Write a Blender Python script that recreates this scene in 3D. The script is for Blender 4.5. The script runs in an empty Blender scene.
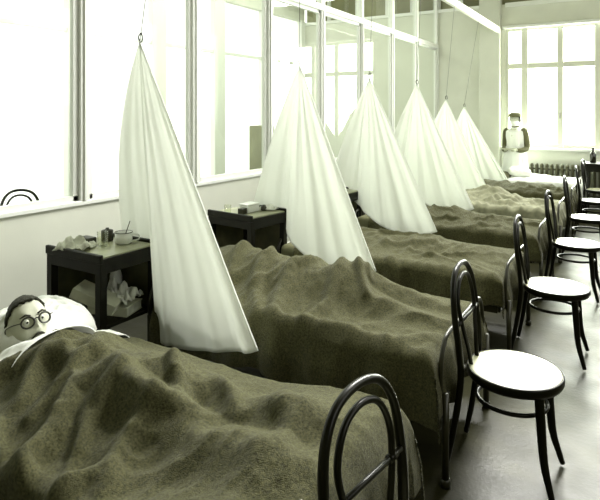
import bpy, bmesh, math, random
import numpy as np
from mathutils import Vector, Matrix, noise
random.seed(7)
PI = math.pi
C = bpy.context.collection
scene = bpy.context.scene

# ------------------------------------------------------------------ materials
def tone(v):
    b = min(.95, .40 + .72 * v)
    return (v * (1.04 - .06 * min(1, v * 3)), v, v * b, 1)

def mat(name, v, rough=.7, var=0., scale=8., bump=0., bscale=60., spec=.5, sheen=0., stretch=(1, 1, 1), transl=0., metal=0., coat=0., col=None):
    m = bpy.data.materials.new(name); m.use_nodes = True
    n = m.node_tree.nodes; l = m.node_tree.links
    p = n['Principled BSDF']; out = n['Material Output']
    base = col or tone(v)
    p.inputs['Base Color'].default_value = base
    p.inputs['Roughness'].default_value = rough
    p.inputs['Specular IOR Level'].default_value = spec
    p.inputs['Metallic'].default_value = metal
    p.inputs['Sheen Weight'].default_value = sheen
    p.inputs['Sheen Roughness'].default_value = .45
    p.inputs['Coat Weight'].default_value = coat
    p.inputs['Coat Roughness'].default_value = .18
    tc = n.new('ShaderNodeTexCoord'); mp = n.new('ShaderNodeMapping')
    mp.inputs['Scale'].default_value = stretch
    l.new(tc.outputs['Object'], mp.inputs['Vector'])
    if var:
        t = n.new('ShaderNodeTexNoise'); t.inputs['Scale'].default_value = scale; t.inputs['Detail'].default_value = 6
        r = n.new('ShaderNodeValToRGB')
        r.color_ramp.elements[0].position = .3; r.color_ramp.elements[1].position = .7
        r.color_ramp.elements[0].color = tuple(c * (1 - var) for c in base[:3]) + (1,)
        r.color_ramp.elements[1].color = tuple(min(.98, c * (1 + var)) for c in base[:3]) + (1,)
        l.new(mp.outputs['Vector'], t.inputs['Vector']); l.new(t.outputs['Fac'], r.inputs['Fac'])
        l.new(r.outputs['Color'], p.inputs['Base Color'])
    if bump:
        t2 = n.new('ShaderNodeTexNoise'); t2.inputs['Scale'].default_value = bscale; t2.inputs['Detail'].default_value = 5
        b = n.new('ShaderNodeBump'); b.inputs['Strength'].default_value = bump; b.inputs['Distance'].default_value = .01
        l.new(mp.outputs['Vector'], t2.inputs['Vector']); l.new(t2.outputs['Fac'], b.inputs['Height'])
        l.new(b.outputs['Normal'], p.inputs['Normal'])
    if transl:
        tr = n.new('ShaderNodeBsdfTranslucent'); mx = n.new('ShaderNodeMixShader')
        tr.inputs['Color'].default_value = base
        mx.inputs['Fac'].default_value = transl
        l.new(p.outputs[0], mx.inputs[1]); l.new(tr.outputs[0], mx.inputs[2]); l.new(mx.outputs[0], out.inputs['Surface'])
    return m

def glass_mat(name, tint=(.97, 1, .95, 1), ior=1.45):
    m = bpy.data.materials.new(name); m.use_nodes = True
    n = m.node_tree.nodes; l = m.node_tree.links
    n.remove(n['Principled BSDF'])
    f = n.new('ShaderNodeFresnel'); ge = n.new('ShaderNodeNewGeometry')
    mr = n.new('ShaderNodeMapRange')       # leaving the pane the ratio is inverted
    mr.inputs['To Min'].default_value = ior; mr.inputs['To Max'].default_value = 1 / ior
    l.new(ge.outputs['Backfacing'], mr.inputs['Value']); l.new(mr.outputs[0], f.inputs['IOR'])
    t = n.new('ShaderNodeBsdfTransparent'); t.inputs['Color'].default_value = tint
    g = n.new('ShaderNodeBsdfGlossy'); g.inputs['Roughness'].default_value = .02
    mx = n.new('ShaderNodeMixShader')
    l.new(f.outputs[0], mx.inputs['Fac']); l.new(t.outputs[0], mx.inputs[1]); l.new(g.outputs[0], mx.inputs[2])
    l.new(mx.outputs[0], n['Material Output'].inputs['Surface'])
    return m

M = dict(
    wall=mat('painted plaster', .66, .8, .05, 2.5, .05, 90),
    wall_dim=mat('brown painted plaster', .08, .8, .1, 2.5),
    trim=mat('white painted wood', .80, .5, .03, 5),
    beam=mat('grey painted steel', .62, .55),
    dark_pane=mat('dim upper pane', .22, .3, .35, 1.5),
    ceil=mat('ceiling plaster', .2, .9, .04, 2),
    floor=None,
    glass=glass_mat('window glass'),
    tumbler=glass_mat('tumbler glass', (.97, .98, .94, 1), 1.4),
    sheet=mat('white cotton sheet', .86, .9, .03, 4, .08, 260, .1, 0, (1, 1, 1), .45),
    linen=mat('white bed linen', .82, .9, .03, 6, .1, 120, .1),
    blanket=mat('grey wool blanket', .07, .95, .5, 130, .7, 380, .1, .12),
    blanket_pale=mat('pale wool blanket', .24, .95, .2, 22, .4, 300, .1, .1, col=(.25, .25, .17, 1)),
    wood=mat('dark stained wood', .007, .5, .3, 9, .08, 60, .2, 0, (1, 1, .15)),
    panel=mat('thin stained panel', .07, .6, .3, 10, 0, 60, .3),
    board=mat('worn tray board', .34, .32, .25, 12, .03, 60),
    bent=mat('varnished bentwood', .005, .3, .2, 14, 0, 60, .22, 0, (1, 1, .2)),
    seat=mat('varnished plywood seat', .27, .35, .12, 7, .0, 60, .6, 0, (1, 1, 1), 0, 0, .7),
    iron=mat('enamelled iron tube', .02, .35),
    mattress=mat('ticking mattress', .16, .9, .1, 20, .2, 90),
    radiator=mat('painted iron radiator', .07, .5, .1, 10),
    skin=mat('skin', .56, .55, .06, 30, .06, 150, .3),
    lips=mat('lips', .30, .5), hair=mat('dark hair', .02, .6, .4, 60, .6, 200, .3, 0, (1, 6, 1)),
    eye=mat('eye white', .7, .2), iris=mat('dark iris', .01, .15),
    specs=mat('dark eyeglass rim', .012, .3),
    shirt=mat('white nightshirt', .8, .9, .03, 8, .1, 100),
    dress=mat('dark uniform sleeve', .10, .9, .1, 20), apron=mat('white apron', .84, .9),
    cap=mat('grey cap', .12, .8),
    enamel=mat('white enamel', .8, .25), tin=mat('dark tin', .02, .35), paper=mat('newsprint', .62, .85, .2, 25),
    book=mat('grey book cover', .5, .6, .12, 14), cloth=mat('crumpled linen', .7, .9, .05, 20),
    bottle=mat('dark bottle glass', .012, .08, 0, 8, 0, 60, .8), cupboard=mat('grey cupboard paint', .26, .6, .25, 6, 0, 60, .5, 0, (1, 1, .3)),
    earth=mat('pale yard ground', .6, .9),
)

def floor_mat():
    m = mat('waxed linoleum floor', .026, .3, .45, 3.2, .10, 45, .2)
    n = m.node_tree.nodes; l = m.node_tree.links; p = n['Principled BSDF']
    t = n.new('ShaderNodeTexNoise'); t.inputs['Scale'].default_value = 5.5; t.inputs['Detail'].default_value = 8
    r = n.new('ShaderNodeMapRange'); r.inputs['To Min'].default_value = .22; r.inputs['To Max'].default_value = .55
    tc = n.new('ShaderNodeTexCoord'); l.new(tc.outputs['Object'], t.inputs['Vector'])
    l.new(t.outputs['Fac'], r.inputs['Value']); l.new(r.outputs[0], p.inputs['Roughness'])
    return m
M['floor'] = floor_mat()

# ------------------------------------------------------------------ helpers
def link(name, bm, m, parent=None, smooth=False, loc=None):
    me = bpy.data.meshes.new(name)
    bmesh.ops.recalc_face_normals(bm, faces=bm.faces)
    bm.to_mesh(me); bm.free()
    o = bpy.data.objects.new(name, me); C.objects.link(o)
    for k in (m if isinstance(m, (list, tuple)) else [m]): me.materials.append(k)
    if smooth:
        for p in me.polygons: p.use_smooth = True
    if parent: o.parent = parent
    if loc: o.location = loc
    return o

def empty(name, loc=(0, 0, 0), rz=0):
    o = bpy.data.objects.new(name, None); C.objects.link(o)
    o.location = loc; o.rotation_euler = (0, 0, rz); o.empty_display_size = .1
    return o

def tag(o, label, cat, group=None):
    o['label'] = label; o['category'] = cat
    if group: o['group'] = group
    return o

def struct(o): o['kind'] = 'structure'; return o

def copy_tree(o, parent=None):
    c = o.copy(); C.objects.link(c); c.parent = parent
    for ch in [x for x in bpy.data.objects if x.parent == o]: copy_tree(ch, c)
    return c

def box(bm, x0, x1, y0, y1, z0, z1, bev=0., rot=None, seg=1):
    r = bmesh.ops.create_cube(bm, size=1)
    vs = r['verts']
    for v in vs:
        v.co = Vector(((x0 + x1) / 2 + v.co.x * (x1 - x0), (y0 + y1) / 2 + v.co.y * (y1 - y0), (z0 + z1) / 2 + v.co.z * (z1 - z0)))
    if rot is not None:
        c = Vector(((x0 + x1) / 2, (y0 + y1) / 2, (z0 + z1) / 2))
        for v in vs: v.co = c + rot @ (v.co - c)
    if bev:
        es = list({e for v in vs for e in v.link_edges})
        bmesh.ops.bevel(bm, geom=es, offset=bev, segments=seg, affect='EDGES', profile=.5)
    return bm

def boxes(*bs, bev=0.):
    bm = bmesh.new()
    for b in bs: box(bm, *b, bev=bev)
    return bm

def catmull(pts, n=8, closed=False):
    P = [Vector(p) for p in pts]; out = []
    m = len(P)
    rng = range(m if closed else m - 1)
    for i in rng:
        p1, p2 = P[i], P[(i + 1) % m]
        p0 = P[(i - 1) % m] if closed or i > 0 else p1 * 2 - p2
        p3 = P[(i + 2) % m] if closed or i < m - 2 else p2 * 2 - p1
        for k in range(n):
            t = k / n
            out.append(.5 * ((2 * p1) + (p2 - p0) * t + (2 * p0 - 5 * p1 + 4 * p2 - p3) * t * t + (3 * p1 - p0 - 3 * p2 + p3) * t ** 3))
    if not closed: out.append(P[-1].copy())
    return out

def tube(bm, pts, rad, seg=10, closed=False, flat=1.):
    pts = [Vector(p) for p in pts]; n = len(pts)
    if not isinstance(rad, (list, tuple)): rad = [rad] * n
    elif len(rad) != n:
        rr = []
        for i in range(n):
            t = i / (n - 1) * (len(rad) - 1); k = min(int(t), len(rad) - 2)
            rr.append(rad[k] + (rad[k + 1] - rad[k]) * (t - k))
        rad = rr
    rings = []; up = None
    for i in range(n):
        a = pts[(i - 1) % n] if closed or i > 0 else pts[i]
        b = pts[(i + 1) % n] if closed or i < n - 1 else pts[i]
        t = (b - a).normalized()
        if up is None:
            up = Vector((0, 0, 1)) if abs(t.z) < .9 else Vector((1, 0, 0))
        up = (up - t * up.dot(t)).normalized(); s = t.cross(up)
        rings.append([bm.verts.new(pts[i] + (up * math.cos(q) + s * math.sin(q) * flat) * rad[i]) for q in [2 * PI * k / seg for k in range(seg)]])
    for i in range(n if closed else n - 1):
        A, B = rings[i], rings[(i + 1) % n]
        off = 0
        if closed and i == n - 1:
            off = min(range(seg), key=lambda q: (A[0].co - B[q].co).length)
        for k in range(seg):
            bm.faces.new((A[k], A[(k + 1) % seg], B[(k + 1 + off) % seg], B[(k + off) % seg]))
    if not closed:
        bm.faces.new(rings[0]); bm.faces.new(rings[-1][::-1])
    return bm

def lathe(bm, prof, c=(0, 0, 0), seg=28, sx=1, sy=1):
    rings = []
    for r, z in prof:
        if r < 1e-6: rings.append([bm.verts.new((c[0], c[1], c[2] + z))])
        else: rings.append([bm.verts.new((c[0] + r * sx * math.cos(2 * PI * k / seg), c[1] + r * sy * math.sin(2 * PI * k / seg), c[2] + z)) for k in range(seg)])
    for A, B in zip(rings, rings[1:]):
        for k in range(seg):
            k2 = (k + 1) % seg
            if len(A) == 1 and len(B) == 1: continue
            if len(A) == 1: bm.faces.new((A[0], B[k], B[k2]))
            elif len(B) == 1: bm.faces.new((A[k], A[k2], B[0]))
            else: bm.faces.new((A[k], A[k2], B[k2], B[k]))
    return bm

def grid_mesh(name, pts, m, parent=None, thick=.006, closed=False):
    """pts: 2-D list of positions -> smooth sheet with real thickness"""
    bm = bmesh.new()
    V = [[bm.verts.new(p) for p in row] for row in pts]
    for i in range(len(V) - 1):
        for j in range(len(V[0]) - 1):
            bm.faces.new((V[i][j], V[i + 1][j], V[i + 1][j + 1], V[i][j + 1]))
    o = link(name, bm, m, parent, True)
    if thick:
        s = o.modifiers.new('thickness', 'SOLIDIFY'); s.thickness = thick; s.offset = -1
    return o

def nz(x, y, z=0.): return noise.noise(Vector((x, y, z)))
def fbm(x, y, z=0., o=3):
    a, s = 1., 0.
    for i in range(o): s += a * nz(x, y, z); x *= 2.03; y *= 2.03; z += 3.1; a *= .5
    return s
def smooth01(t): t = max(0., min(1., t)); return t * t * (3 - 2 * t)

# ------------------------------------------------------------------ the room
WX = -3.40; FY = 10.85; BAY = 1.18; SILL = .965; TR = 2.94; HEAD = 3.95; CEIL = 4.45
fl = struct(link('floor', boxes((-6.6, 1.9, -1.6, FY + .2, -.12, 0)), M['floor']))
struct(link('ceiling', boxes((-6.6, 1.9, -1.6, FY + .2, CEIL, CEIL + .12)), M['ceil']))
struct(link('wall_back', boxes((-6.6, 1.9, -1.72, -1.6, 0, CEIL)), M['wall_dim']))

# glazed partition on the left: low wall, posts, sill, transom, head
low = boxes((WX - .06, WX, -1.6, FY, 0, SILL - .02))
struct(link('wall_left', low, M['wall']))
struct(link('baseboard_left', boxes((WX, WX + .02, -1.6, FY, 0, .14), bev=.004), M['trim']))
t = struct(link('trim_1', boxes((WX - .065, WX + .02, -1.6, FY, SILL - .02, SILL + .015), bev=.006), M['trim']))
struct(link('trim_2', boxes((WX - .09, WX + .03, -1.6, FY, TR - .035, TR + .045), bev=.008), M['trim']))
struct(link('trim_3', boxes((WX - .09, WX + .03, -1.6, FY, HEAD - .04, HEAD + .1), bev=.008), M['trim']))
struct(link('wall_left_upper', boxes((WX - .10, WX, -1.6, FY, HEAD + .1, CEIL)), M['wall']))
ys = [1.40 + BAY * (k - 3) for k in range(0, 12)]
ys = [y for y in ys if -1.6 < y < FY]
for k, y in enumerate(ys):
    w = .05 if k % 2 == 0 else .04
    struct(link('trim_%d' % (4 + k), boxes((WX - .055, WX + .015, y - w, y + w, SILL + .015, HEAD - .04), (WX + .015, WX + .028, y - w * .35, y + w * .35, SILL + .015, TR - .035), bev=.004), M['trim']))
wn = 1
ye = [-1.6] + ys + [FY]
for a, b in zip(ye, ye[1:]):
    if b - a < .2: continue
    r = struct(empty('window_%d' % wn, (WX - .03, (a + b) / 2, SILL))); wn += 1
    h = (b - a) / 2 - .045; z1 = TR - .035 - SILL; z2 = HEAD - .04 - SILL
    fr = boxes((-.02, .02, -h, -h + .035, .015, z1), (-.02, .02, h - .035, h, .015, z1), (-.02, .02, -h, h, .015, .05), (-.02, .02, -h, h, z1 - .035, z1))
    link('window_frame', fr, M['trim'], r)
    link('pane', boxes((-.003, .003, -h, h, .015, z1)), M['glass'], r)
    link('transom_pane', boxes((-.003, .003, -h, h, z1 + .08, z2)), M['glass'], r)

# the room beyond the glass: its outer wall of windows
OX = -6.5
struct(link('wall_outer', boxes((OX - .12, OX, -1.6, FY, 0, .25), (OX - .12, OX, -1.6, FY, 3.7, CEIL)), M['wall']))
for k in range(9):
    y = -1.2 + k * 1.5
    struct(link('trim_%d' % (30 + k), boxes((OX - .1, OX + .02, y - .12, y + .12, .25, 3.7), (OX - .06, OX, y + .12, y + .2, .25, 3.7), (OX - .05, OX - .01, y + .12, y + 1.38, 2.7, 2.76), bev=.005), M['trim']))

# far wall with a tall window
wx0, wx1, wz0, wz1 = -2.10, .55, .99, 3.20
struct(link('wall_far', boxes((-6.6, wx0, FY, FY + .25, 0, 3.66), (wx0, wx1, FY, FY + .25, 0, wz0), (wx1, 1.9, FY, FY + .25, 0, 3.66), (wx0, wx1, FY, FY + .25, wz1, 3.66), (-6.6, 1.9, FY, FY + .25, 4.25, CEIL), (-2.56, -2.18, FY, FY + .25, 3.66, 4.25)), M['wall']))
struct(link('trim_40', boxes((wx0 - .05, wx1 + .05, FY - .06, FY, wz1 - .01, wz1 + .05), (wx0 - .08, wx1 + .08, FY - .10, FY, wz0 - .05, wz0), bev=.008), M['trim']))
struct(link('trim_41', boxes((-2.56, -2.18, FY - .12, FY, 0, CEIL), bev=.01), M['wall']))
struct(link('trim_42', boxes((wx0, 1.9, FY - .03, FY, 3.60, 3.68), (-6.6, -2.56, FY - .03, FY, 3.62, 3.68)), M['trim']))
# dim clerestory above the far wall, split by posts
r = struct(empty('window_30', (0, FY + .12, 3.68)))
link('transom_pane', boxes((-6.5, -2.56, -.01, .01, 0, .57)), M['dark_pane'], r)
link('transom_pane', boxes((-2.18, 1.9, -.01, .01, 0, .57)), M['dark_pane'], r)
for x in (-5.9, -5.2, -4.5, -3.95, -3.4, -2.95, -1.4, -.6, .2):
    link('mullion', boxes((x - .035, x + .035, -.08, .03, 0, .57)), M['trim'], r)
r = struct(empty('window_31', (0, FY + .08, 0)))
fr = bmesh.new()
for a, b in ((wx0, wx0 + .06), (-1.82, -1.71), (-1.215, -1.115), (-.62, -.52), (-.02, .08), (wx1 - .06, wx1)):
    box(fr, a, b, -.06, .05, wz0, wz1, bev=.006)
for a, b in ((wz0, wz0 + .07), (2.44, 2.54), (wz1 - .06, wz1)):
    box(fr, wx0, wx1, -.05, .045, a, b, bev=.006)
link('window_frame', fr, M['beam'], r)
link('pane', boxes((wx0, wx1, -.003, .003, wz0, wz1)), M['glass'], r)
hd = bmesh.new(); tube(hd, [(-1.165, -.06, 1.62), (-1.165, -.10, 1.62), (-1.165, -.10, 1.52)], .008); link('window_latch', hd, M['tin'], r)

# right wall (out of view): pillars between tall windows
struct(link('wall_right', boxes((1.75, 1.87, -1.6, FY, 0, .95), (1.75, 1.87, -1.6, FY, 3.5, CEIL), (1.75, 1.87, -1.6, 5.2, .95, 3.5), *[(1.75, 1.87, y - .16, y + .16, .95, 3.5) for y in (6.6, 8.6, 10.6)]), M['wall_dim']))
# overhead rail the screens hang from
tag(link('overhead_rail', boxes((-2.235, -2.165, -1.6, FY - .12, 3.12, 3.22), bev=.008), M['beam']),
    'long pale rail running overhead down the ward, carrying the cords of the screens', 'rail')

# ------------------------------------------------------------------ radiator, desk, bottle
rad = tag(empty('radiator', (-.99, FY - .17, 0)), 'cast iron column radiator under the far window', 'radiator')
for k in range(15):
    x = -.62 + k * .083
    b = bmesh.new()
    for s in (-.045, .045):
        tube(b, catmull([(x, s, .14), (x, s, .4), (x, s, .66)], 4), .022, 8)
    tube(b, catmull([(x, -.045, .66), (x, -.03, .69), (x, .03, .69), (x, .045, .66)], 3), .024, 8)
    tube(b, [(x, -.045, .15), (x, .045, .15)], .024, 8)
    link('column', b, M['radiator'], rad, True)
b = bmesh.new(); tube(b, [(-.68, 0, .18), (.60, 0, .18)], .016); tube(b, [(-.68, 0, .62), (.60, 0, .62)], .016)
link('connecting_pipe', b, M['radiator'], rad)
for x in (-.605, .525): link('foot', boxes((x - .015, x + .015, -.05, .05, 0, .14)), M['radiator'], rad)

desk = tag(empty('wooden_table', (-.28, 10.18, 0)), 'dark wooden table at the end of the aisle near the radiator', 'table')
link('tabletop', boxes((-.48, .5, -.3, .3, .775, .81), bev=.006), M['wood'], desk)
link('apron', boxes((-.44, .46, -.26, .26, .68, .775)), M['wood'], desk)
for sx in (-.42, .44):
    for sy in (-.24, .24): link('leg', boxes((sx - .03, sx + .03, sy - .03, sy + .03, 0, .70)), M['wood'], desk)
b = bmesh.new(); lathe(b, [(0, 0), (.042, 0), (.046, .01), (.046, .13), (.038, .16), (.016, .19), (.016, .235), (.020, .237), (.020, .25), (0, .25)])
bo = tag(link('bottle', b, M['bottle'], None, True, (-.60, 10.1, .81)), 'dark glass bottle standing on the table by the far window', 'bottle')
tag(link('wooden_tray', boxes((-.17, .17, -.1, .1, 0, .012), (-.17, .17, -.1, -.088, 0, .05), (-.17, .17, .088, .1, 0, .05)), M['wood'], None, False, (-.28, 10.3, .81)), 'small dark tray behind the bottle on the far table', 'tray')

# ------------------------------------------------------------------ bentwood chairs
def make_chair():
    ch = empty('bentwood_chair')
    b = bmesh.new()
    lathe(b, [(0, .456), (.09, .457), (.15, .460), (.188, .464), (.197, .464), (.197, .450), (0, .440)], seg=40)
    link('seat', b, M['seat'], ch, True)
    b = bmesh.new()
    lathe(b, [(.180, .420), (.198, .424), (.205, .438), (.205, .458), (.202, .464), (.1975, .4655), (.1975, .45), (.180, .420)], seg=44)
    link('seat_rim', b, M['bent'], ch, True)
    # outer loop: both back legs and the hoop in one bent length
    half = [(-.262, .185, .013), (-.225, .172, .2), (-.196, .158, .42), (-.20, .168, .56), (-.214, .178, .68), (-.228, .160, .80)]
    pts = [Vector(p) for p in half] + [Vector((-.238, .10, .875)), Vector((-.241, 0, .898)), Vector((-.238, -.10, .875))] + [Vector((p[0], -p[1], p[2])) for p in half[::-1]]
    b = bmesh.new(); tube(b, catmull(pts, 6), [.012, .015, .0155, .014, .0125, .0122, .0125, .014, .0155, .015, .012], 12)
    link('back_frame', b, M['bent'], ch, True)
    h2 = [(-.176, .050, .452), (-.186, .070, .54), (-.203, .112, .66), (-.217, .122, .75)]
    pts = [Vector(p) for p in h2] + [Vector((-.226, .078, .828)), Vector((-.229, 0, .853)), Vector((-.226, -.078, .828))] + [Vector((p[0], -p[1], p[2])) for p in h2[::-1]]
    b = bmesh.new(); tube(b, catmull(pts, 6), .0098, 10)
    link('back_insert', b, M['bent'], ch, True)
    for s in (-1, 1):
        b = bmesh.new()
        tube(b, catmull([(.118, s * .122, .437), (.128, s * .130, .30), (.140, s * .138, .16), (.162, s * .152, .07), (.178, s * .162, .012)], 5), [.020, .019, .017, .014, .012], 12)
        link('leg', b, M['bent'], ch, True)
    b = bmesh.new()
    tube(b, [(.148 * math.cos(a) - .012, .138 * math.sin(a), .325) for a in [2 * PI * k / 36 for k in range(36)]], .0095, 8, closed=True)
    link('stretcher', b, M['bent'], ch, True)
    return ch

chair0 = make_chair()
CH = [
    ((-.38, 1.265, 0), -.14, 'bentwood chair with double-hoop back nearest the camera, at the foot of the first bed'),
    ((-.465, 2.60, 0), 0, 'bentwood chair with pale round seat, second from the camera in the aisle row'),
    ((-.455, 4.00, 0), .02, 'bentwood chair with bright seat at the foot of the third bed'),
    ((-.447, 5.43, 0), -.03, 'bentwood chair beside the foot of the fourth bed, in the middle of the row'),
    ((-.45, 6.84, 0), .03, 'small bentwood chair at the foot of the fifth bed'),
    ((-.45, 8.22, 0), .1, 'distant bentwood chair at the foot of the sixth bed'),
    ((-.46, 9.42, 0), -.08, 'farthest bentwood chair of the row, just before the dark wooden table'),
]
all_chairs = [chair0] + [copy_tree(chair0) for _ in CH[1:]]
beyond_chair = copy_tree(chair0)
for i, (p, rz, lab) in enumerate(CH):
    c = all_chairs[i]
    c.location = p; c.rotation_euler.z = rz
    if i < 2:
        b = bmesh.new(); tube(b, [(-.206, -.165, .668), (-.206, .165, .668)], .0085, 8); tube(b, [(-.206, .10, .668), (-.206, .135, .668)], .0125, 8)
        link('crossbar', b, M['bent'], c, True)
    tag(c, lab, 'chair', 'bentwood chairs along the aisle')
c = beyond_chair; c.location = (-4.72, 2.80, 0); c.rotation_euler.z = -1.0
tag(c, 'bentwood chair seen through the glass partition at the far left', 'chair')

# narrow cupboard beyond the glass
cb = tag(empty('narrow_cupboard', (-5.0, 7.04, 0)), 'narrow grey cupboard seen through the glass above the second bedside table', 'cupboard')
link('body', boxes((-.15, .15, -.13, .13, 0, 1.42), bev=.01), M['cupboard'], cb)
link('door', boxes((.15, .165, -.11, .11, .08, 1.38), bev=.004), M['cupboard'], cb)
link('side_panel', boxes((-.1, .1, -.145, -.13, .08, 1.38), bev=.004), M['cupboard'], cb)

# ------------------------------------------------------------------ bedside tables
def make_stand():
    r = empty('bedside_table')
    link('tabletop', boxes((-.225, .225, -.20, .20, .782, .803), bev=.003), M['board'], r)
    for s in (-1, 1):
        y = s * .21
        link('side_rail', boxes((-.245, .245, y - .012, y + .012, .772, .822), bev=.004), M['wood'], r)
    b = boxes((.215, .240, -.20, .20, .712, .795), (-.240, -.215, -.20, .20, .712, .795), (-.22, .22, -.215, -.195, .712, .78), (-.22, .22, .195, .215, .712, .78), bev=.003)
    link('apron', b, M['wood'], r)
    for sx in (-1, 1):
        for sy in (-1, 1):
            x, y = sx * .217, sy * .192
            link('leg', boxes((x - .024, x + .024, y - .024, y + .024, 0, .775), bev=.004), M['wood'], r)
    link('back_panel', boxes((-.226, -.214, -.185, .185, .40, .72)), M['panel'], r)
    link('end_panel', boxes((-.205, .205, .190, .200, .40, .72)), M['panel'], r)
    link('shelf', boxes((-.235, .235, -.205, .205, .40, .42), bev=.003), M['wood'], r)
    return r
st0 = make_stand()
SX = -2.75
ST = [((SX, 2.225, 0), 'dark bedside table holding a tumbler and a white mug, nearest the camera'),
      ((-2.715, 3.63, 0), 'bedside table with a white tin, behind the second bed between the two nearest screens'),
      ((-2.70, 5.08, 0), 'bedside table partly hidden by the second hanging screen, above the third bed'),
      ((-2.70, 6.52, 0), 'farthest visible bedside table, only a corner showing beside the third screen')]
for i, (p, lab) in enumerate(ST):
    s = st0 if i == 0 else copy_tree(st0)
    s.location = p; s.rotation_euler.z = -.12 if i == 1 else 0; tag(s, lab, 'bedside table', 'dark wooden bedside tables')

# things on the first table
ZT = .804
b = bmesh.new(); lathe(b, [(0, 0), (.028, 0), (.033, .09), (.0305, .09), (.026, .008), (0, .008)], seg=32)
tag(link('glass_tumbler', b, M['tumbler'], None, True, (-2.74, 2.21, ZT)), 'clear glass tumbler on the nearest bedside table', 'glass')
mug = tag(empty('enamel_mug', (-2.70, 2.335, ZT)), 'wide white enamel cup with a dark rim on the nearest bedside table', 'cup')
b = bmesh.new(); lathe(b, [(0, .006), (.046, 0), (.052, .006), (.053, .068), (.050, .068), (.047, .012), (0, .010)], seg=36); link('bowl', b, M['enamel'], mug, True)
b = bmesh.new(); tube(b, [(.0525 * math.cos(a), .0525 * math.sin(a), .068) for a in [2 * PI * k / 30 for k in range(30)]], .0025, 6, True); link('rim', b, M['tin'], mug, True)
b = bmesh.new(); tube(b, catmull([(.045, .028, .055), (.075, .05, .05), (.078, .05, .025), (.046, .03, .015)], 5), .0045, 8); link('handle', b, M['enamel'], mug, True)
b = bmesh.new(); tube(b, [(-.01, .005, .01), (.028, .025, .135)], [.0035, .0025], 8); lathe(b, [(0, -.012), (.008, -.006), (.009, 0), (0, .01)], (.0, .0, .015), 10)
tag(link('spoon', b, M['iron'], None, True, (-2.70, 2.335, ZT)), 'thin spoon standing in the white enamel cup', 'spoon')
b = bmesh.new(); lathe(b, [(0, 0), (.035, 0), (.037, .004), (.037, .062), (.033, .066), (.012, .072), (.010, .08), (0, .081)], seg=26)
tag(link('dark_tin', b, M['tin'], None, True, (-2.845, 2.33, ZT)), 'small round dark tin behind the tumbler on the nearest bedside table', 'tin')
b = bmesh.new(); box(b, -.05, .05, -.035, .035, 0, .045, bev=.01, seg=3)
tag(link('leather_case', b, M['tin'], None, True, (-2.87, 2.20, ZT)), 'small dark case lying left of the tumbler on the nearest bedside table', 'case')

def crumple(name, m, w, d, h, seed, loc, rz, thick=.004, n=26):
    rows = []
    for i in range(n):
        row = []
        for j in range(n):
            x = (i / (n - 1) - .5) * w; y = (j / (n - 1) - .5) * d
            e = max(0, 1 - max(abs(x) / w, abs(y) / d) * 2) ** .5
            q = abs(fbm(x * 16 + seed, y * 16, seed, 3))
            z = .004 + h * (.25 + .75 * e) * min(1.3, q * 2.0)
            row.append(Vector((x + .02 * nz(x * 20, y * 20, seed), y + .02 * nz(x * 20, y * 20, seed + 9), z)))
        rows.append(row)
    o = grid_mesh(name, rows, m, None, thick)
    o.location = loc; o.rotation_euler.z = rz
    return o
tag(crumple('newspaper', M['paper'], .20, .15, .06, 3.3, (-2.83, 2.09, ZT + .004), .5), 'crumpled sheet of newspaper at the left end of the nearest bedside table', 'newspaper')

# on its lower shelf
ZS = .421
bk = tag(empty('book', (-2.645, 2.10, ZS + .125)), 'thick grey book tilted on the lower shelf of the nearest bedside table', 'book')
bk.rotation_euler = (0, .42, .55)
link('cover', boxes((-.13, .13, -.085, .085, .022, .028), (-.13, .13, -.085, .085, -.028, -.022), (-.13, .13, -.088, -.082, -.028, .028), bev=.002), M['book'], bk)
link('pages', boxes((-.125, .125, -.083, .078, -.022, .022)), M['paper'], bk)
bk2 = tag(empty('book', (-2.66, 2.24, ZS + .031)), 'second book lying under the tilted grey book', 'book')
bk2.rotation_euler = (0, 0, .3)
link('cover', boxes((-.13, .13, -.085, .085, .022, .028), (-.13, .13, -.085, .085, -.028, -.022), (-.13, .13, -.088, -.082, -.028, .028), bev=.002), M['book'], bk2)
link('pages', boxes((-.125, .125, -.083, .078, -.022, .022)), M['paper'], bk2)
tag(crumple('crumpled_cloth', M['cloth'], .22, .2, .11, 8.1, (-2.66, 2.255, ZS + .064), .2), 'crumpled white cloth stuffed on the lower shelf beside the books', 'cloth')
b = bmesh.new(); lathe(b, [(0, 0), (.036, 0), (.038, .01), (.038, .16), (.03, .19), (.013, .21), (.013, .25), (0, .25)], seg=24)
tag(link('white_bottle', b, M['enamel'], None, True, (-2.80, 2.36, ZS)), 'white bottle standing at the back of the lower shelf', 'bottle')

# things on the second table
z2 = ZT
tn = tag(empty('white_tin', (-2.70, 3.63, z2)), 'rectangular white tin on the second bedside table', 'tin')
link('body', boxes((-.05, .05, -.075, .075, 0, .055), bev=.006), M['enamel'], tn)
link('lid', boxes((-.053, .053, -.078, .078, .055, .068), bev=.004), M['enamel'], tn)
tag(link('matchbox', boxes((-.025, .025, -.03, .03, 0, .045), bev=.003), M['tin'], None, False, (-2.68, 3.51, z2)), 'small dark box left of the white tin', 'box')
tag(link('ink_bottle', lathe(bmesh.new(), [(0, 0), (.026, 0), (.028, .004), (.028, .03), (.016, .036), (.014, .045), (0, .045)]), M['tin'], None, True, (-2.63, 3.735, z2)), 'small squat dark jar right of the white tin', 'jar')
tag(link('glass_tumbler', lathe(bmesh.new(), [(0, 0), (.026, 0), (.030, .07), (.028, .07), (.024, .006), (0, .006)]), M['tumbler'], None, True, (-2.79, 3.46, z2)), 'clear glass tumbler at the left corner of the second bedside table', 'glass')
tag(crumple('folded_napkin', M['cloth'], .14, .12, .03, 5.2, (-2.60, 3.69 + .09, z2 + .004), 0), 'small white napkin at the right end of the second bedside table', 'napkin')

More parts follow.
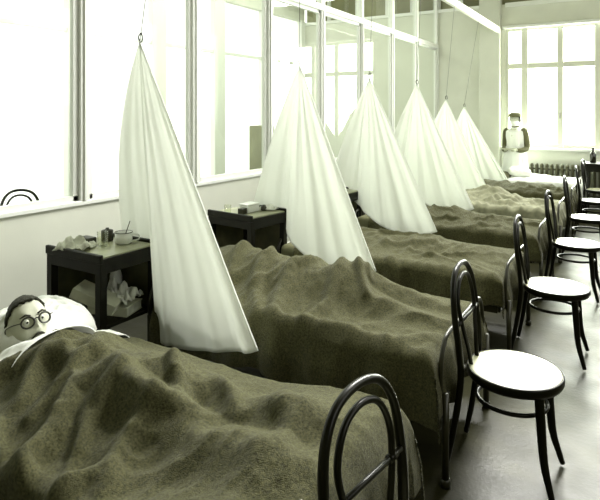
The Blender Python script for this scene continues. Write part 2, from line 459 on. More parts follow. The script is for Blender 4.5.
# ------------------------------------------------------------------ beds
BX0, BX1 = -2.485, -.745
YC = [1.36, 2.72, 4.10, 5.50, 6.90, 8.30, 9.66]
HW = .40; ZM = .545
def make_bed():
    r = empty('iron_bed')
    L = BX1 - BX0
    b = bmesh.new()
    for s in (-1, 1): box(b, 0.02, L - .02, s * .385 - .012, s * .385 + .012, .31, .355, bev=.003)
    for x in (.02, .5, 1.0, 1.5, L - .02): box(b, x - .015, x + .015, -.385, .385, .315, .345)
    link('bed_frame', b, M['iron'], r)
    b = bmesh.new(); box(b, .015, L - .03, -.385, .385, .357, ZM, bev=.05, seg=4)
    link('mattress', b, M['mattress'], r, True)
    for x in (.0, L + .045):
        for s in (-1, 1):
            b = bmesh.new(); tube(b, [(x, s * .375, 0.004), (x, s * .375, .40)], .016, 10)
            lathe(b, [(0, 0), (.022, 0), (.022, .03), (.016, .035)], (x, s * .375, 0), 12)
            link('leg', b, M['iron'], r, True)
    for nm, x, h in (('foot_rail', L + .025, .62), ('head_rail', 0, .60)):
        b = bmesh.new()
        tube(b, catmull([(x, -.375, .38), (x, -.375, h - .12), (x, -.33, h - .03), (x, -.25, h), (x, 0, h), (x, .25, h), (x, .33, h - .03), (x, .375, h - .12), (x, .375, .38)], 5), .0105, 10)
        tube(b, [(x, -.375, .36), (x, .375, .36)], .010, 8)
        if nm == 'head_rail':
            for y in (-.25, -.125, 0, .125, .25): tube(b, [(x, y, .36), (x, y, h)], .006, 8)
        link(nm, b, M['iron'], r, True)
    return r
bed0 = make_bed()
names = ['first', 'second', 'third', 'fourth', 'fifth', 'sixth', 'seventh']
where = ['iron bed nearest the camera, holding the man in round eyeglasses', 'iron bed second from the camera, just behind the nearest chair-back and first screen',
         'iron bed in the row between the second and third hanging screens', 'iron bed in the row between the third and fourth hanging screens',
         'iron bed in the row under the fourth hanging screen', 'iron bed second from the far end of the row', 'iron bed at the far end of the row, nearest the radiator']
for i, y in enumerate(YC):
    r = bed0 if i == 0 else copy_tree(bed0)
    r.location = (BX0, y, 0)
    tag(r, where[i], 'bed', 'iron beds along the glass partition')

def seg_d(px, py, pts):
    """distance to a poly-line and the taper along it"""
    bd = 9; bt = 0; n = len(pts) - 1
    for i in range(n):
        ax, ay = pts[i]; bx, by = pts[i + 1]
        dx, dy = bx - ax, by - ay; q = dx * dx + dy * dy
        t = max(0, min(1, ((px - ax) * dx + (py - ay) * dy) / q))
        d = math.hypot(px - ax - t * dx, py - ay - t * dy)
        if d < bd: bd = d; bt = (i + t) / n
    return bd, bt

def drape(name, m, yc, x0, x1, body, ridges, seed, amp=.02, side=.34, foot=.22, far_side=.3, nx=150, ny=130, zt=None, footdrop=True, hw0=HW, fuzz=.004, sidefold=.02):
    zt = zt or ZM + .012
    r = .042; hw = hw0 + .012
    Lx = (x1 - x0) + (foot if footdrop else 0)
    xe = x1 - r if footdrop else 9
    S0 = -(hw + side); S1 = hw + far_side
    rows = []
    for i in range(nx):
        a = Lx * i / (nx - 1)
        X = x0 + a; dropx = 0; ox = 0
        if footdrop and X > xe:
            q = X - xe; arc = r * PI / 2
            if q < arc: ox = xe + r * math.sin(q / r); dropx = r * (1 - math.cos(q / r))
            else: ox = xe + r; dropx = r + q - arc
        else: ox = X
        row = []
        for j in range(ny):
            s = S0 + (S1 - S0) * j / (ny - 1)
            sg = 1 if s > 0 else -1; q = abs(s) - (hw - r); arc = r * PI / 2
            if q <= 0: y = s; dropy = 0; w = 0
            elif q < arc: y = sg * (hw - r + r * math.sin(q / r)); dropy = r * (1 - math.cos(q / r)); w = q / arc
            else: y = sg * hw; dropy = r + q - arc; w = 1
            wx = 0 if dropx == 0 else min(1, dropx / r)
            drop = (dropy ** 3 + dropx ** 3) ** (1 / 3)
            onside = max(w, wx)
            # height above the mattress: the sleeper, then folds
            h = 0
            if onside < 1:
                h = body(ox, y) * (1 - onside)
            px, py = ox, yc + y
            f = 0
            for pts, wd, ht in ridges:
                d, t = seg_d(px, py, pts)
                if d < wd * 3: f += ht * 1.35 * math.exp(-(d / (wd * .85)) ** 2) * (.35 + .65 * math.sin(PI * min(1, max(0, .08 + t * .84))))
            wxn = 1.4 * nz(px * 1.7 + seed, py * 1.7, seed)
            n1 = nz(px * 5 + wxn + seed, py * 3.2 - wxn, seed)
            n2 = nz(px * 11 + wxn * 2, py * 8 + seed, seed + 4)
            n3 = nz(px * 24, py * 24 + seed, seed + 8)
            wr = amp * ((1 - abs(n1) * 2.6) * .9 + (1 - abs(n2) * 2.6) * .55 + n3 * .3)
            z = zt + h - drop
            sf = 0
            if onside > 0:
                k = min(1, drop / .16)
                u = px if w > 0 else py
                sf = sidefold * k * (math.sin(u * 23 + 3 * nz(u * 2.5, seed, 1) + seed + drop * 2) + .8 * nz(u * 15, drop * 3, seed))
                sf += .012 + .03 * k
            f = .055 * math.tanh(f / .055)
            ph = px * 15 + py * 5 * math.sin(seed) + 2.2 * nz(px * 2.2, py * 2.2, seed + 2)
            mk = smooth01(.5 + 1.3 * nz(px * 2.4, py * 2.4, seed + 6))
            f += amp * 1.3 * mk * (math.exp(-5 * math.sin(ph) ** 2) - .25)
            f *= 1 - .85 * smooth01((y - .08) / .25)
            wr *= 1 - .6 * smooth01((y - .12) / .25)
            fz = max(-.004 - h * .6, (f + wr * (1 - onside * .6)))
            if fz < 0 and onside == 0: fz = max(fz, -.006)
            z += (fz if onside < 1 else fz * .35) + fuzz * nz(px * 60, py * 60, seed) * .5
            yy = y + sg * w * (max(0, sf) if wx < 1 or w > .5 else 0)
            xx = ox + wx * max(0, sf)
            # ragged hem
            if drop > 0: z += .05 * k * nz(u * 3.1, seed * 2., 0) if onside > 0 else 0
            row.append(Vector((xx, yc + yy, max(.03, z))))
        rows.append(row)
    return grid_mesh(name, rows, m, None, .005)

def g(x, c, w): return math.exp(-((x - c) / w) ** 2)
def body1(x, y):
    t = smooth01((x + 2.2) / .35)
    torso = .13 * g(x, -1.95, .38) * g(y, .0, .26)
    hips = .10 * g(x, -1.5, .3) * g(y, .02, .22)
    legs = .05 * smooth01((x + 1.7) / .3) * smooth01((-.72 - x) / .2) * max(g(y, -.10, .09), g(y, .13, .09))
    feet = .085 * smooth01((x + 1.25) / .4) * (.75 + .25 * max(g(y, -.09, .12), g(y, .16, .14)))
    return torso + hips + legs + feet
def body2(x, y):
    torso = .19 * g(x, -2.15, .42) * g(y, .05, .26)
    hips = .10 * g(x, -1.65, .3) * g(y, .05, .24)
    knee = .13 * g(x, -1.36, .2) * g(y, .10, .16)
    legs = .06 * g(x, -1.05, .28) * max(g(y, -.05, .08), g(y, .17, .08))
    return torso + hips + knee + legs
def mk_body(a, b, c, y0, kx):
    def f(x, y):
        return .6 * (a * g(x, -2.1, .4) * g(y, y0, .25) + b * g(x, kx, .22) * g(y, y0 + .05, .17) + c * g(x, -.98, .14) * g(y, y0, .16) + .07 * g(x, -1.4, .5) * g(y, y0, .2))
    return f
RD1 = [([(-1.377, 0.796), (-1.539, 0.952), (-1.55, 1.06), (-1.635, 1.186), (-1.584, 1.318)], .045, .06), ([(-1.365, 0.789), (-1.353, 0.876), (-1.3, 1.057)], .03, .035),
       ([(-1.236, 0.808), (-1.31, 0.887), (-1.328, 0.963)], .03, .03), ([(-1.694, 1.072), (-1.725, 1.223), (-1.745, 1.369)], .03, .03), ([(-1.776, 1.099), (-1.881, 1.218), (-1.807, 1.403)], .035, .035),
       ([(-1.733, 1.377), (-1.846, 1.501), (-1.841, 1.626)], .05, .06), ([(-1.557, 1.325), (-1.372, 1.254), (-1.182, 1.355)], .05, .045), ([(-1.529, 1.573), (-1.388, 1.428), (-1.228, 1.327)], .035, .035),
       ([(-1.431, 1.061), (-1.517, 1.151), (-1.533, 1.305)], .03, .03), ([(-1.244, 0.998), (-1.323, 1.127), (-1.324, 1.268)], .04, .03), ([(-1.394, 1.593), (-1.252, 1.538), (-1.102, 1.404)], .04, .03),
       ([(-1.024, 1.677), (-0.978, 1.479), (-0.861, 1.354)], .05, .02), ([(-2.06, .98), (-2.0, 1.2), (-1.98, 1.45), (-1.98, 1.66)], .06, .03), ([(-2.0, 1.15), (-1.9, 1.28), (-1.75, 1.3)], .035, .03), ([(-2.05, 1.0), (-1.85, 1.0), (-1.65, .95)], .04, .03)]
RD2 = [([(-1.57, 2.3), (-1.66, 2.5), (-1.705, 2.70), (-1.554, 3.0)], .045, .05), ([(-1.936, 2.708), (-1.78, 2.45), (-1.66, 2.3)], .04, .045), ([(-1.415, 2.347), (-1.386, 2.544), (-1.46, 2.9)], .035, .045),
       ([(-1.466, 3.046), (-1.336, 2.84), (-1.218, 2.665)], .028, .055), ([(-1.393, 3.05), (-1.259, 2.80)], .022, .045), ([(-1.62, 2.33), (-1.40, 2.34), (-1.167, 2.36), (-0.984, 2.36)], .04, .03),
       ([(-0.97, 2.32), (-0.881, 2.42), (-0.79, 2.52)], .05, .02), ([(-2.0, 3.0), (-1.9, 2.75), (-1.85, 2.5)], .035, .04), ([(-2.15, 2.95), (-2.1, 2.7), (-2.0, 2.45)], .035, .035)]
def rnd_ridges(yc, n, seed, w=.035, h=.03):
    R = random.Random(seed); out = []
    for k in range(n):
        x = R.uniform(-2.1, -.95); y = yc + R.uniform(-.33, .33); a = R.uniform(-.5, .5) + (PI if R.random() < .3 else 0)
        L = R.uniform(.15, .4); p = [(x, y)]
        for q in range(2):
            a += R.uniform(-.5, .5); p.append((p[-1][0] + L / 2 * math.cos(a), p[-1][1] + L / 2 * math.sin(a) * .8))
        out.append((p, w * R.uniform(.6, 1.3), h * R.uniform(.5, 1.4)))
    return out
tag(drape('wool_blanket', M['blanket'], YC[0], -2.06, BX1 + .075, body1, RD1, 1.7, .012, nx=260, ny=240, hw0=.43),
    'dark grey wool blanket in heavy folds over the man on the nearest bed', 'blanket', 'wool blankets on the beds')
tag(drape('wool_blanket', M['blanket'], YC[1], -2.38, BX1 - .005, body2, RD2, 5.2, .011, nx=220, ny=200, side=.26),
    'grey wool blanket with a raised knee fold on the second bed from the camera', 'blanket', 'wool blankets on the beds')
tag(drape('wool_blanket', M['blanket'], YC[2], -2.3, BX1 + .0, mk_body(.13, .05, .06, .08, -1.4), rnd_ridges(4.1, 7, 3, .035, .02), 9.1, .012, side=.2),
    'smooth grey wool blanket on the third bed from the camera', 'blanket', 'wool blankets on the beds')
tag(drape('wool_blanket', M['blanket'], YC[3], -2.3, BX1 + .0, mk_body(.15, .07, .03, .05, -1.6), rnd_ridges(5.5, 12, 8, .035, .028), 12.4, .016, side=.22),
    'rumpled grey wool blanket on the fourth bed from the camera', 'blanket', 'wool blankets on the beds')
tag(drape('wool_blanket', M['blanket_pale'], YC[4], -2.3, BX1 + .0, mk_body(.13, .12, .02, .0, -1.5), rnd_ridges(6.9, 16, 11, .03, .035), 15.7, .018, side=.2, nx=110, ny=90),
    'pale crumpled wool blanket bunched up on the fifth bed from the camera', 'blanket', 'wool blankets on the beds')
tag(drape('wool_blanket', M['blanket'], YC[5], -2.3, BX1 + .0, mk_body(.13, .04, .05, .0, -1.3), rnd_ridges(8.3, 9, 15, .035, .018), 18.3, .014, side=.2, nx=100, ny=80),
    'wool blanket on the sixth bed, one bed before the farthest', 'blanket', 'wool blankets on the beds')
tag(drape('white_bedspread', M['linen'], YC[6], -2.0, BX1 + .03, mk_body(.0, .02, .0, .0, -1.3), rnd_ridges(9.66, 5, 19, .04, .02), 21.1, .008, side=.2, nx=80, ny=70),
    'white bedspread on the farthest bed, nearest the radiator', 'bedspread')
tag(drape('folded_blanket', M['blanket'], YC[6], -2.3, -1.75, lambda x, y: .10 * g(x, -2.05, .18) * g(y, 0, .3), [], 25.1, .02, side=.1, far_side=.05, nx=50, ny=50, footdrop=False, zt=ZM + .03),
    'dark blanket bunched over the head half of the farthest bed', 'blanket')
tag(drape('turned_down_sheet', M['linen'], YC[0], -2.095, -1.99, lambda x, y: body1(x, y) * .97 + .03, [([(-2.12, 1.2), (-2.02, 1.3)], .03, .02)], 4.4, .008, side=.2, far_side=.2, nx=24, ny=110, footdrop=False, zt=ZM + .006),
    'white sheet edge at the top of the blanket, under the chin of the man', 'sheet')

def pillow(name, cx, cy, w, d, z0, h, seed, label, rot=0, tilt=0.):
    n = 44; rows = []
    bm = bmesh.new(); vs = {}
    for side in (1, -1):
        V = []
        for i in range(n):
            R = []
            for j in range(n):
                u = i / (n - 1) * 2 - 1; v = j / (n - 1) * 2 - 1
                e = (max(0, 1 - u ** 4) * max(0, 1 - v ** 4)) ** .5
                pin = 1 - .09 * (1 - abs(abs(u) - abs(v))) * (abs(u * v))
                f = .02 * (1 - abs(fbm(u * 2.2 + seed, v * 2.6, side, 3)) * 2) * e
                z = (h * .62 * e + f) if side > 0 else -h * .36 * e
                R.append((u * w * pin, v * d * pin, z + .004 * (side > 0)))
            V.append(R)
        key = side
        for i in range(n):
            for j in range(n):
                if side < 0 and (i in (0, n - 1) or j in (0, n - 1)): vs[(side, i, j)] = vs[(1, i, j)]
                else: vs[(side, i, j)] = bm.verts.new(V[i][j])
        for i in range(n - 1):
            for j in range(n - 1):
                bm.faces.new([vs[(side, i, j)], vs[(side, i + 1, j)], vs[(side, i + 1, j + 1)], vs[(side, i, j + 1)]])
    o = link(name, bm, M['linen'], None, True, (cx, cy, z0 + h * .38)); o.rotation_euler = (0, tilt, rot)
    tag(o, label, 'pillow'); return o
pillow('pillow', -2.265, 1.475, .17, .22, ZM, .19, 2., 'plump white pillow under the head of the man in bed', .12, .12)
pillow('pillow', -1.66, 9.72, .17, .27, ZM + .02, .14, 7., 'white pillow lying across the farthest bed', .3)

# ------------------------------------------------------------------ hanging sheet screens
def screen(i, A, R, H, L, label, seed, fold=.022, bulge=.04):
    """sheet gathered at apex A; the hem runs R .. H .. L, rays of cloth fan down to it"""
    root = empty('hanging_screen', (A[0], A[1], 0))
    o = Vector((A[0], A[1], 0))
    hem = catmull([Vector(p) for p in [R] + H + [L]], 22)
    nh = len(hem); nt = 70; rows = []
    Av = Vector(A)
    for a in range(nt):
        t = a / (nt - 1); row = []
        tt = t ** 1.0
        for j in range(nh):
            s = j / (nh - 1)
            p = Av.lerp(hem[j], tt)
            nrm = Vector((.3, -1, .1)).normalized()
            sp = math.sin(s * 46 + seed + 2.2 * nz(s * 5, seed, t * 1.2)) * .5 + .9 * nz(s * 11 + seed, t * 1.5, seed) + .5 * nz(s * 25, t * 2, seed + 5)
            k = min(1, t * 3.2 + .1) * (.35 + .65 * t)
            p = p + nrm * fold * k * sp
            # the border hangs as a doubled roll
            if s < .06: p = p + nrm * .022 * math.sin(PI * s / .06) * (.3 + t)
            # slack between the corners
            p.x -= bulge * math.sin(PI * t ** .8) * s ** 2; p.y -= bulge * .35 * math.sin(PI * t) * s ** 2
            p = p - nrm * .03 * math.sin(PI * t) * math.sin(PI * s)
            row.append(p - o)
        rows.append(row)
    cl = grid_mesh('sheet', rows, M['sheet'], root, .003)
    b = bmesh.new(); tube(b, [Vector(r[0]) + Vector((.0, -.002, 0)) for r in rows], .006, 8); link('hem_roll', b, M['sheet'], root, True)
    b = bmesh.new(); c = Av - o
    tube(b, catmull([c + Vector((.012, 0, -.03)), c + Vector((0, 0, .0)), c + Vector((-.01, 0, .03)), c + Vector((.012, 0, .05)), c + Vector((.02, 0, .01)), c + Vector((-.005, 0, -.01))], 5), .004, 6)
    link('knot', b, M['iron'], root, True)
    b = bmesh.new(); tube(b, [c + Vector((0, 0, 0)), Vector((-2.2 - o.x, c.y, 3.12))], .0022, 6); link('cord', b, M['iron'], root, True)
    tag(root, label, 'hanging screen', 'white sheets hung as screens between the beds')
    return root
AP = [(-2.41, 2.20, 2.01), (-2.20, 3.60, 1.975), (-2.25, 5.0, 1.955), (-2.26, 6.4, 1.96), (-2.32, 7.8, 1.81), (-2.435, 9.2, 1.72)]
RC = [(-1.53, .48, 2.13), (-1.54, .51, 3.53), (-1.546, .53, 4.92), (-1.56, .53, 6.31), (-1.72, .57, 7.71), (-1.72, .55, 9.11)]
SL = ['white sheet screen hung from a cord beside the nearest bedside table, closest to the camera', 'white sheet screen rising behind the second bed and its bedside table',
      'white sheet screen behind the third bed', 'white sheet screen behind the fourth bed, in the middle of the far cluster',
      'white sheet screen behind the fifth bed, second from the far end', 'farthest white sheet screen, nearest the nurse']
for i in range(6):
    A = AP[i]; R = (RC[i][0], RC[i][2], RC[i][1]); y = R[1]
    H = [(-1.78, y + .04, .40), (-2.05, y + .07, .34), (-2.24, y + .10, .31), (-2.36, y + .16, .31), (-2.46, y + .33, .42), (-2.68, y + .39, .60)]
    if i: H = [(-1.78, y + .03, .45), (-2.05, y + .03, .50), (-2.28, y + .08, .60), (-2.46, y + .27, .66), (-2.62, y + .38, .68)]
    screen(i, A, R, H, (-2.93, y + .42, .62 if i == 0 else .70), SL[i], i * 3.7 + 1, bulge=.09 if i == 0 else .03)

# ------------------------------------------------------------------ people
def ico(bm, c, r, sub=4, f=None, rot=None):
    """ellipsoid, optionally pushed by f(unit vector) -> offset"""
    q = bmesh.ops.create_icosphere(bm, subdivisions=sub, radius=1)
    for v in q['verts']:
        u = v.co.normalized(); p = Vector((u.x * r[0], u.y * r[1], u.z * r[2]))
        if f: p += f(u)
        if rot is not None: p = rot @ p
        v.co = p + Vector(c)

def G3(u, c, w): return math.exp(-((u - Vector(c).normalized()).length / w) ** 2)
def head_shape(u):
    """face looks along +X, z up; unit direction -> offset for a .09 x .076 x .118 ellipsoid"""
    o = Vector((0, 0, 0))
    o += Vector((.030, 0, -.004)) * G3(u, (1, 0, -.16), .13)        # nose tip
    o += Vector((.014, 0, 0)) * G3(u, (1, 0, .05), .12)             # bridge
    for s in (-1, 1):
        o += Vector((-.012, 0, 0)) * G3(u, (1, s * .38, .10), .17)  # sockets
        o += Vector((.006, 0, 0)) * G3(u, (1, s * .35, .32), .2)    # brow
        o += Vector((.006, s * .004, 0)) * G3(u, (1, s * .5, -.2), .24)  # cheek
        o += Vector((.006, s * .002, -.002)) * G3(u, (1, s * .13, -.2), .07)
        o += Vector((0, -s * .012, 0)) * G3(u, (.5, s, -.75), .45)  # jaw narrows
    o += Vector((.010, 0, 0)) * G3(u, (1, 0, -.48), .16)            # lips
    o += Vector((-.006, 0, 0)) * G3(u, (1, 0, -.68), .10)
    o += Vector((.018, 0, -.004)) * G3(u, (1, 0, -.98), .24)        # chin
    o += Vector((-.014, 0, .0)) * G3(u, (-.6, 0, -1), .5)
    o += Vector((-.010, 0, 0)) * G3(u, (1, 0, .75), .5)
    return o

def remesh(o, vox, sm=4):
    m = o.modifiers.new('join', 'REMESH'); m.mode = 'VOXEL'; m.voxel_size = vox; m.use_smooth_shade = True
    s = o.modifiers.new('soften', 'SMOOTH'); s.factor = .5; s.iterations = sm

# the man in the nearest bed
man = empty('person')
HC = Vector((-2.165, 1.375, .715))
HR = Matrix.Rotation(-.26, 3, 'Z') @ Matrix.Rotation(-.42, 3, 'Y') @ Matrix.Rotation(.10, 3, 'X')
bm = bmesh.new()
ico(bm, HC, (.094, .077, .118), 5, head_shape, HR)
for s in (-1, 1):
    ico(bm, HC + HR @ Vector((-.012, s * .078, -.005)), (.018, .009, .032), 3, None, HR)
ico(bm, HC + HR @ Vector((-.03, 0, -.10)), (.055, .052, .06), 3, None, HR)
NK = Vector((-2.09, 1.36, .645))
def limb(bm, pts, rad, flat=1.): tube(bm, catmull(pts, 5), rad, 14, flat=flat)
ico(bm, (-1.95, 1.36, .60), (.20, .17, .07), 4)
ico(bm, (-1.72, 1.36, .59), (.20, .14, .055), 4)
ico(bm, (-1.55, 1.36, .585), (.14, .15, .055), 4)
limb(bm, [(-2.11, 1.365, .65), (-2.0, 1.36, .61)], [.055, .07])
for s in (-1, 1):
    limb(bm, [(-1.55, 1.36 + s * .08, .59), (-1.2, 1.36 + s * .10, .575), (-.90, 1.36 + s * .095, .57)], [.055, .036, .028])
    ico(bm, (-.885, 1.36 + s * .10, .59), (.035, .035, .045), 3)
    limb(bm, [(-2.0, 1.36 + s * .14, .595), (-1.78, 1.36 + s * .185, .575), (-1.55, 1.36 + s * .17, .57)], [.04, .032, .024])
    for f in range(4): limb(bm, [(-1.55, 1.36 + s * (.185 - f * .012), .57), (-1.46, 1.36 + s * (.185 - f * .017), .565)], [.010, .008])
bd = link('body', bm, M['skin'], man, True); remesh(bd, .0058, 3)
# eyes, brows, nose-shadow strip, hair, glasses, nightshirt
for s in (-1, 1):
    b = bmesh.new(); ico(b, HC + HR @ Vector((.076, s * .031, .012)), (.0125,) * 3, 3); e = link('eye', b, M['eye'], man, True)
    b = bmesh.new(); ico(b, HC + HR @ Vector((.0855, s * .030, .010)), (.004, .0055, .0055), 2); link('iris', b, M['iris'], e, True)
    b = bmesh.new(); tube(b, [HC + HR @ Vector(p) for p in ((.094, s * .014, .033), (.092, s * .032, .040), (.078, s * .052, .034))], [.003, .0045, .002], 8); link('eyebrow', b, M['hair'], man, True)
b = bmesh.new(); tube(b, catmull([HC + HR @ Vector(p) for p in ((.084, -.030, -.058), (.100, -.012, -.047), (.103, 0, -.045), (.100, .012, -.047), (.084, .030, -.058))], 4), [.002, .005, .006, .005, .002], 8)
link('nose_shadow', b, M['hair'], man, True)  # dark strip standing in for the shadow under the nose
b = bmesh.new(); tube(b, catmull([HC + HR @ Vector(p) for p in ((.086, -.022, -.068), (.098, 0, -.066), (.086, .022, -.068))], 4), [.002, .005, .002], 8)
link('lip', b, M['lips'], man, True)
b = bmesh.new()
q = bmesh.ops.create_icosphere(b, subdivisions=5, radius=1)
kill = []
for v in q['verts']:
    u = v.co.normalized()
    line = .60 if u.x > 0 else .60 - (-u.x) * 1.3
    line += .25 * max(0, u.x) - .22 * abs(u.y) * (1 if u.x < .3 else 0)
    if u.z < line - .0 : kill.append(v)
    k = .010 + .004 * noise.noise(u * 9)
    p = Vector((u.x * (.094 + k), u.y * (.077 + k), u.z * (.118 + k))) + Vector((-.004, 0, 0))
    v.co = HC + HR @ p
bmesh.ops.delete(b, geom=kill, context='VERTS')
hr = link('hair', b, M['hair'], man, True); s_ = hr.modifiers.new('thick', 'SOLIDIFY'); s_.thickness = .014; s_.offset = -1
gl = empty('eyeglasses'); gl.parent = man
for s in (-1, 1):
    b = bmesh.new(); cc = Vector((.103, s * .033, .008))
    tube(b, [HC + HR @ (cc + Vector((-.10 * abs(s * .023 * math.cos(a)) * 0 - .006 * s * math.cos(a), .0235 * math.cos(a), .021 * math.sin(a)))) for a in [2 * PI * k / 28 for k in range(28)]], .0040, 8, True)
    link('rim', b, M['specs'], gl, True)
    b = bmesh.new(); tube(b, catmull([HC + HR @ Vector(p) for p in ((.099, s * .057, .014), (.06, s * .081, .018), (-.005, s * .088, .014), (-.02, s * .088, -.006))], 4), .0022, 6)
    link('temple', b, M['specs'], gl, True)
    b = bmesh.new(); n_ = 20
    c0 = b.verts.new(HC + HR @ cc); rg = [b.verts.new(HC + HR @ (cc + Vector((-.006 * s * math.cos(2 * PI * k / n_), .0235 * math.cos(2 * PI * k / n_), .021 * math.sin(2 * PI * k / n_))))) for k in range(n_)]
    for k in range(n_): b.faces.new((c0, rg[k], rg[(k + 1) % n_]))
    link('lens', b, M['tumbler'], gl, True)
b = bmesh.new(); tube(b, catmull([HC + HR @ Vector(p) for p in ((.106, -.011, .012), (.112, 0, .017), (.106, .011, .012))], 4), .0026, 8); link('bridge', b, M['specs'], gl, True)
b = bmesh.new()
lathe(b, [(.066, .0), (.078, -.02), (.12, -.05), (.17, -.09)], (0, 0, 0), 30)
for v in b.verts: v.co = Vector((-2.115, 1.36, .66)) + Matrix.Rotation(1.1 + PI, 3, 'Y') @ Vector((v.co.x * .8, v.co.y * 1.1, v.co.z)) if False else Vector((-2.10 - v.co.z * 1.6 + 0, 1.36 + v.co.y * 1.15, .655 + v.co.x * .62 + v.co.z * .15))
sh = link('nightshirt', b, M['shirt'], man, True); s_ = sh.modifiers.new('thick', 'SOLIDIFY'); s_.thickness = .004
tag(man, 'person lying in the nearest bed, dark hair, round dark-rimmed eyeglasses, head on a white pillow', 'person')

# the standing nurse
def nurse(loc, rz):
    r = empty('person', loc, rz)
    bm = bmesh.new()
    HC = Vector((.01, 0, 1.49))
    ico(bm, HC, (.088, .072, .112), 4, head_shape)
    for s in (-1, 1): ico(bm, HC + Vector((-.01, s * .073, -.005)), (.016, .009, .028), 3)
    limb(bm, [(-.02, 0, 1.45), (-.015, 0, 1.33)], [.05, .055])
    limb(bm, [(-.01, 0, 1.34), (0, 0, 1.22), (0, 0, 1.08), (0, 0, .94), (0, 0, .84)], [.10, .145, .118, .15, .15], .8)
    for s in (-1, 1):
        limb(bm, [(0, s * .08, .86), (.01, s * .085, .50), (-.01, s * .085, .09)], [.095, .056, .036])
        ico(bm, (.05, s * .085, .035), (.11, .038, .032), 3)
        limb(bm, [(-.01, s * .10, 1.31), (-.01, s * .16, 1.27), (-.03, s * .19, 1.02), (.10, s * .15, .965), (.20, s * .09, .97)], [.055, .052, .042, .034, .025])
        ico(bm, (.235, s * .075, .97), (.042, .024, .014), 3)
        for f in range(4): limb(bm, [(.255, s * (.092 - f * .017), .972), (.290, s * (.086 - f * .017), .962), (.305, s * (.08 - f * .016), .945)], [.0085, .0075, .006])
        limb(bm, [(.225, s * .055, .975), (.255, s * .035, .985)], [.009, .007])
    o = link('body', bm, M['skin'], r, True); remesh(o, .008, 2)
    # dark dress sleeves
    for s in (-1, 1):
        b = bmesh.new(); tube(b, catmull([(-.01, s * .115, 1.315), (-.01, s * .165, 1.27), (-.03, s * .195, 1.02), (.10, s * .155, .965), (.18, s * .095, .968)], 6), [.056, .056, .047, .044, .034], 16)
        link('sleeve', b, M['dress'], r, True)
    b = bmesh.new()
    lathe(b, [(.06, 1.375), (.10, 1.34), (.165, 1.29), (.165, 1.20), (.142, 1.05), (.15, 1.0), (.165, .98), (.20, .80), (.25, .45), (.28, .16), (.275, .16), (.19, .8), (.135, 1.0), (.06, 1.36)], (-.01, 0, 0), 40, .82, 1)
    link('dress', b, M['apron'], r, True)
    b = bmesh.new(); rows = []
    for i in range(24):
        z = 1.31 - i * .045
        w = .11 if z > 1.0 else .19 + (1.0 - z) * .12
        rr = .16 if z > 1.0 else .17 + (1 - z) * .14
        rows.append([Vector((rr * .82 * math.cos(a) + .012 + .006 * math.sin(a * 22), rr * math.sin(a) * 1.02, z)) for a in [(j / 20 - .5) * 2 * min(1.35, w / rr * 1.1) for j in range(21)]])
    grid_mesh('apron', rows, M['apron'], r, .004)
    b = bmesh.new(); lathe(b, [(.062, 0), (.070, .012), (.066, .035), (.056, .04)], (-.012, 0, 1.355), 24); link('collar', b, M['dress'], r, True)
    # white mask, dark hair, cap
    b = bmesh.new(); q = bmesh.ops.create_icosphere(b, subdivisions=4, radius=1); kill = []
    for v in q['verts']:
        u = v.co.normalized()
        if u.z > -.12 or u.x < .05: kill.append(v)
        v.co = HC + Vector((u.x * .108, u.y * .080, u.z * .122))
    bmesh.ops.delete(b, geom=kill, context='VERTS'); link('face_mask', b, M['apron'], r, True)
    b = bmesh.new(); q = bmesh.ops.create_icosphere(b, subdivisions=4, radius=1); kill = []
    for v in q['verts']:
        u = v.co.normalized()
        if u.z < (.45 if u.x > .2 else -.35): kill.append(v)
        k = .018 + .004 * noise.noise(u * 7)
        v.co = HC + Vector((u.x * (.088 + k), u.y * (.08 + k), u.z * (.112 + k)))
    bmesh.ops.delete(b, geom=kill, context='VERTS'); link('hair', b, M['hair'], r, True)
    b = bmesh.new(); lathe(b, [(.104, .055), (.110, .062), (.108, .09), (.09, .122), (.05, .136), (0, .14)], tuple(HC), 28); link('cap', b, M['cap'], r, True)
    for s in (-1, 1):
        b = bmesh.new(); ico(b, HC + Vector((.073, s * .029, .008)), (.011,) * 3, 2); e = link('eye', b, M['eye'], r, True)
    for s in (-1, 1):
        b = bmesh.new(); ico(b, (.045, s * .085, .036), (.118, .045, .036), 3); link('shoe', b, M['tin'], r, True)
    return r
nr = nurse((-1.84, 10.37, 0), -1.75)
tag(nr, 'person standing by the far window in a white apron, dark sleeves, cap and white mask', 'person')
tr = lathe(bmesh.new(), [(0, 0), (.12, 0), (.135, .016), (.132, .018), (.118, .005), (0, .005)], seg=30)
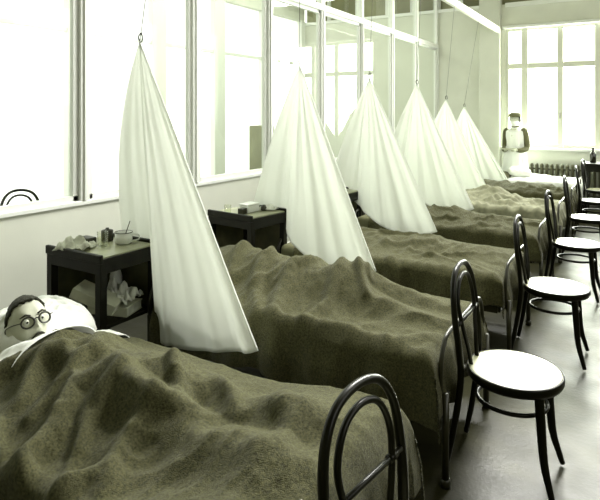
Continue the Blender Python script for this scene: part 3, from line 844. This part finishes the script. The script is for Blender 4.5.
tag(link('round_tray', tr, M['book'], None, True, (-1.84 + .30 * math.cos(-1.75), 10.37 + .30 * math.sin(-1.75), .984)), 'small grey round tray held by the standing person in the white apron', 'tray')

# ------------------------------------------------------------------ light, camera
w = bpy.data.worlds.new('daylight'); scene.world = w; w.use_nodes = True
nt = w.node_tree; bg = nt.nodes['Background']
bg.inputs['Color'].default_value = (.99, 1, .93, 1); bg.inputs['Strength'].default_value = .85

def area(name, loc, rot, sx, sy, e, col=(1, 1, .94)):
    l = bpy.data.lights.new(name, 'AREA'); l.shape = 'RECTANGLE'; l.size = sx; l.size_y = sy; l.energy = e; l.color = col
    o = bpy.data.objects.new(name, l); C.objects.link(o); o.location = loc; o.rotation_euler = rot
    return o

area('far_window_daylight', (-.78, FY + .35, 2.1), (math.radians(-90), 0, 0), 2.6, 2.2, 300)
area('next_ward_fill', (-5, 5, CEIL - .05), (0, 0, 0), 2, 10, 110)  # added fill below a closed ceiling, brightens the room beyond the glass
area('side_fill', (1.7, 4.2, 2.6), (0, math.radians(95), 0), 1.7, 8, 45)  # added fill standing inside the right wall, lifts the partition and screens
for k, (y, e) in enumerate(((4.6, 130), (7.4, 110), (10, 55))):
    lp = area('ceiling_fill', (-.9, y, CEIL - .05), (math.radians(-52), 0, 0), 2.2, 1.0, e); lp.data.spread = math.radians(110)  # added fill lamps under the unbroken ceiling, raking the beds from behind
cam = bpy.data.cameras.new('camera'); co = bpy.data.objects.new('camera', cam); C.objects.link(co)
co.location = (0, 0, 1.6); co.rotation_euler = (PI / 2, 0, math.radians(31.4))
cam.sensor_width = 36; cam.lens = 36 * 551 / 600; cam.shift_y = -136 / 600; cam.clip_start = .02
scene.camera = co
scene.view_settings.view_transform = 'Standard'; scene.view_settings.look = 'None'
scene.view_settings.gamma = 1; scene.view_settings.exposure = 1.25; scene.view_settings.use_curve_mapping = False
scene.cycles.max_bounces = 8; scene.cycles.diffuse_bounces = 4; scene.cycles.transparent_max_bounces = 24
scene.cycles.use_denoising = True
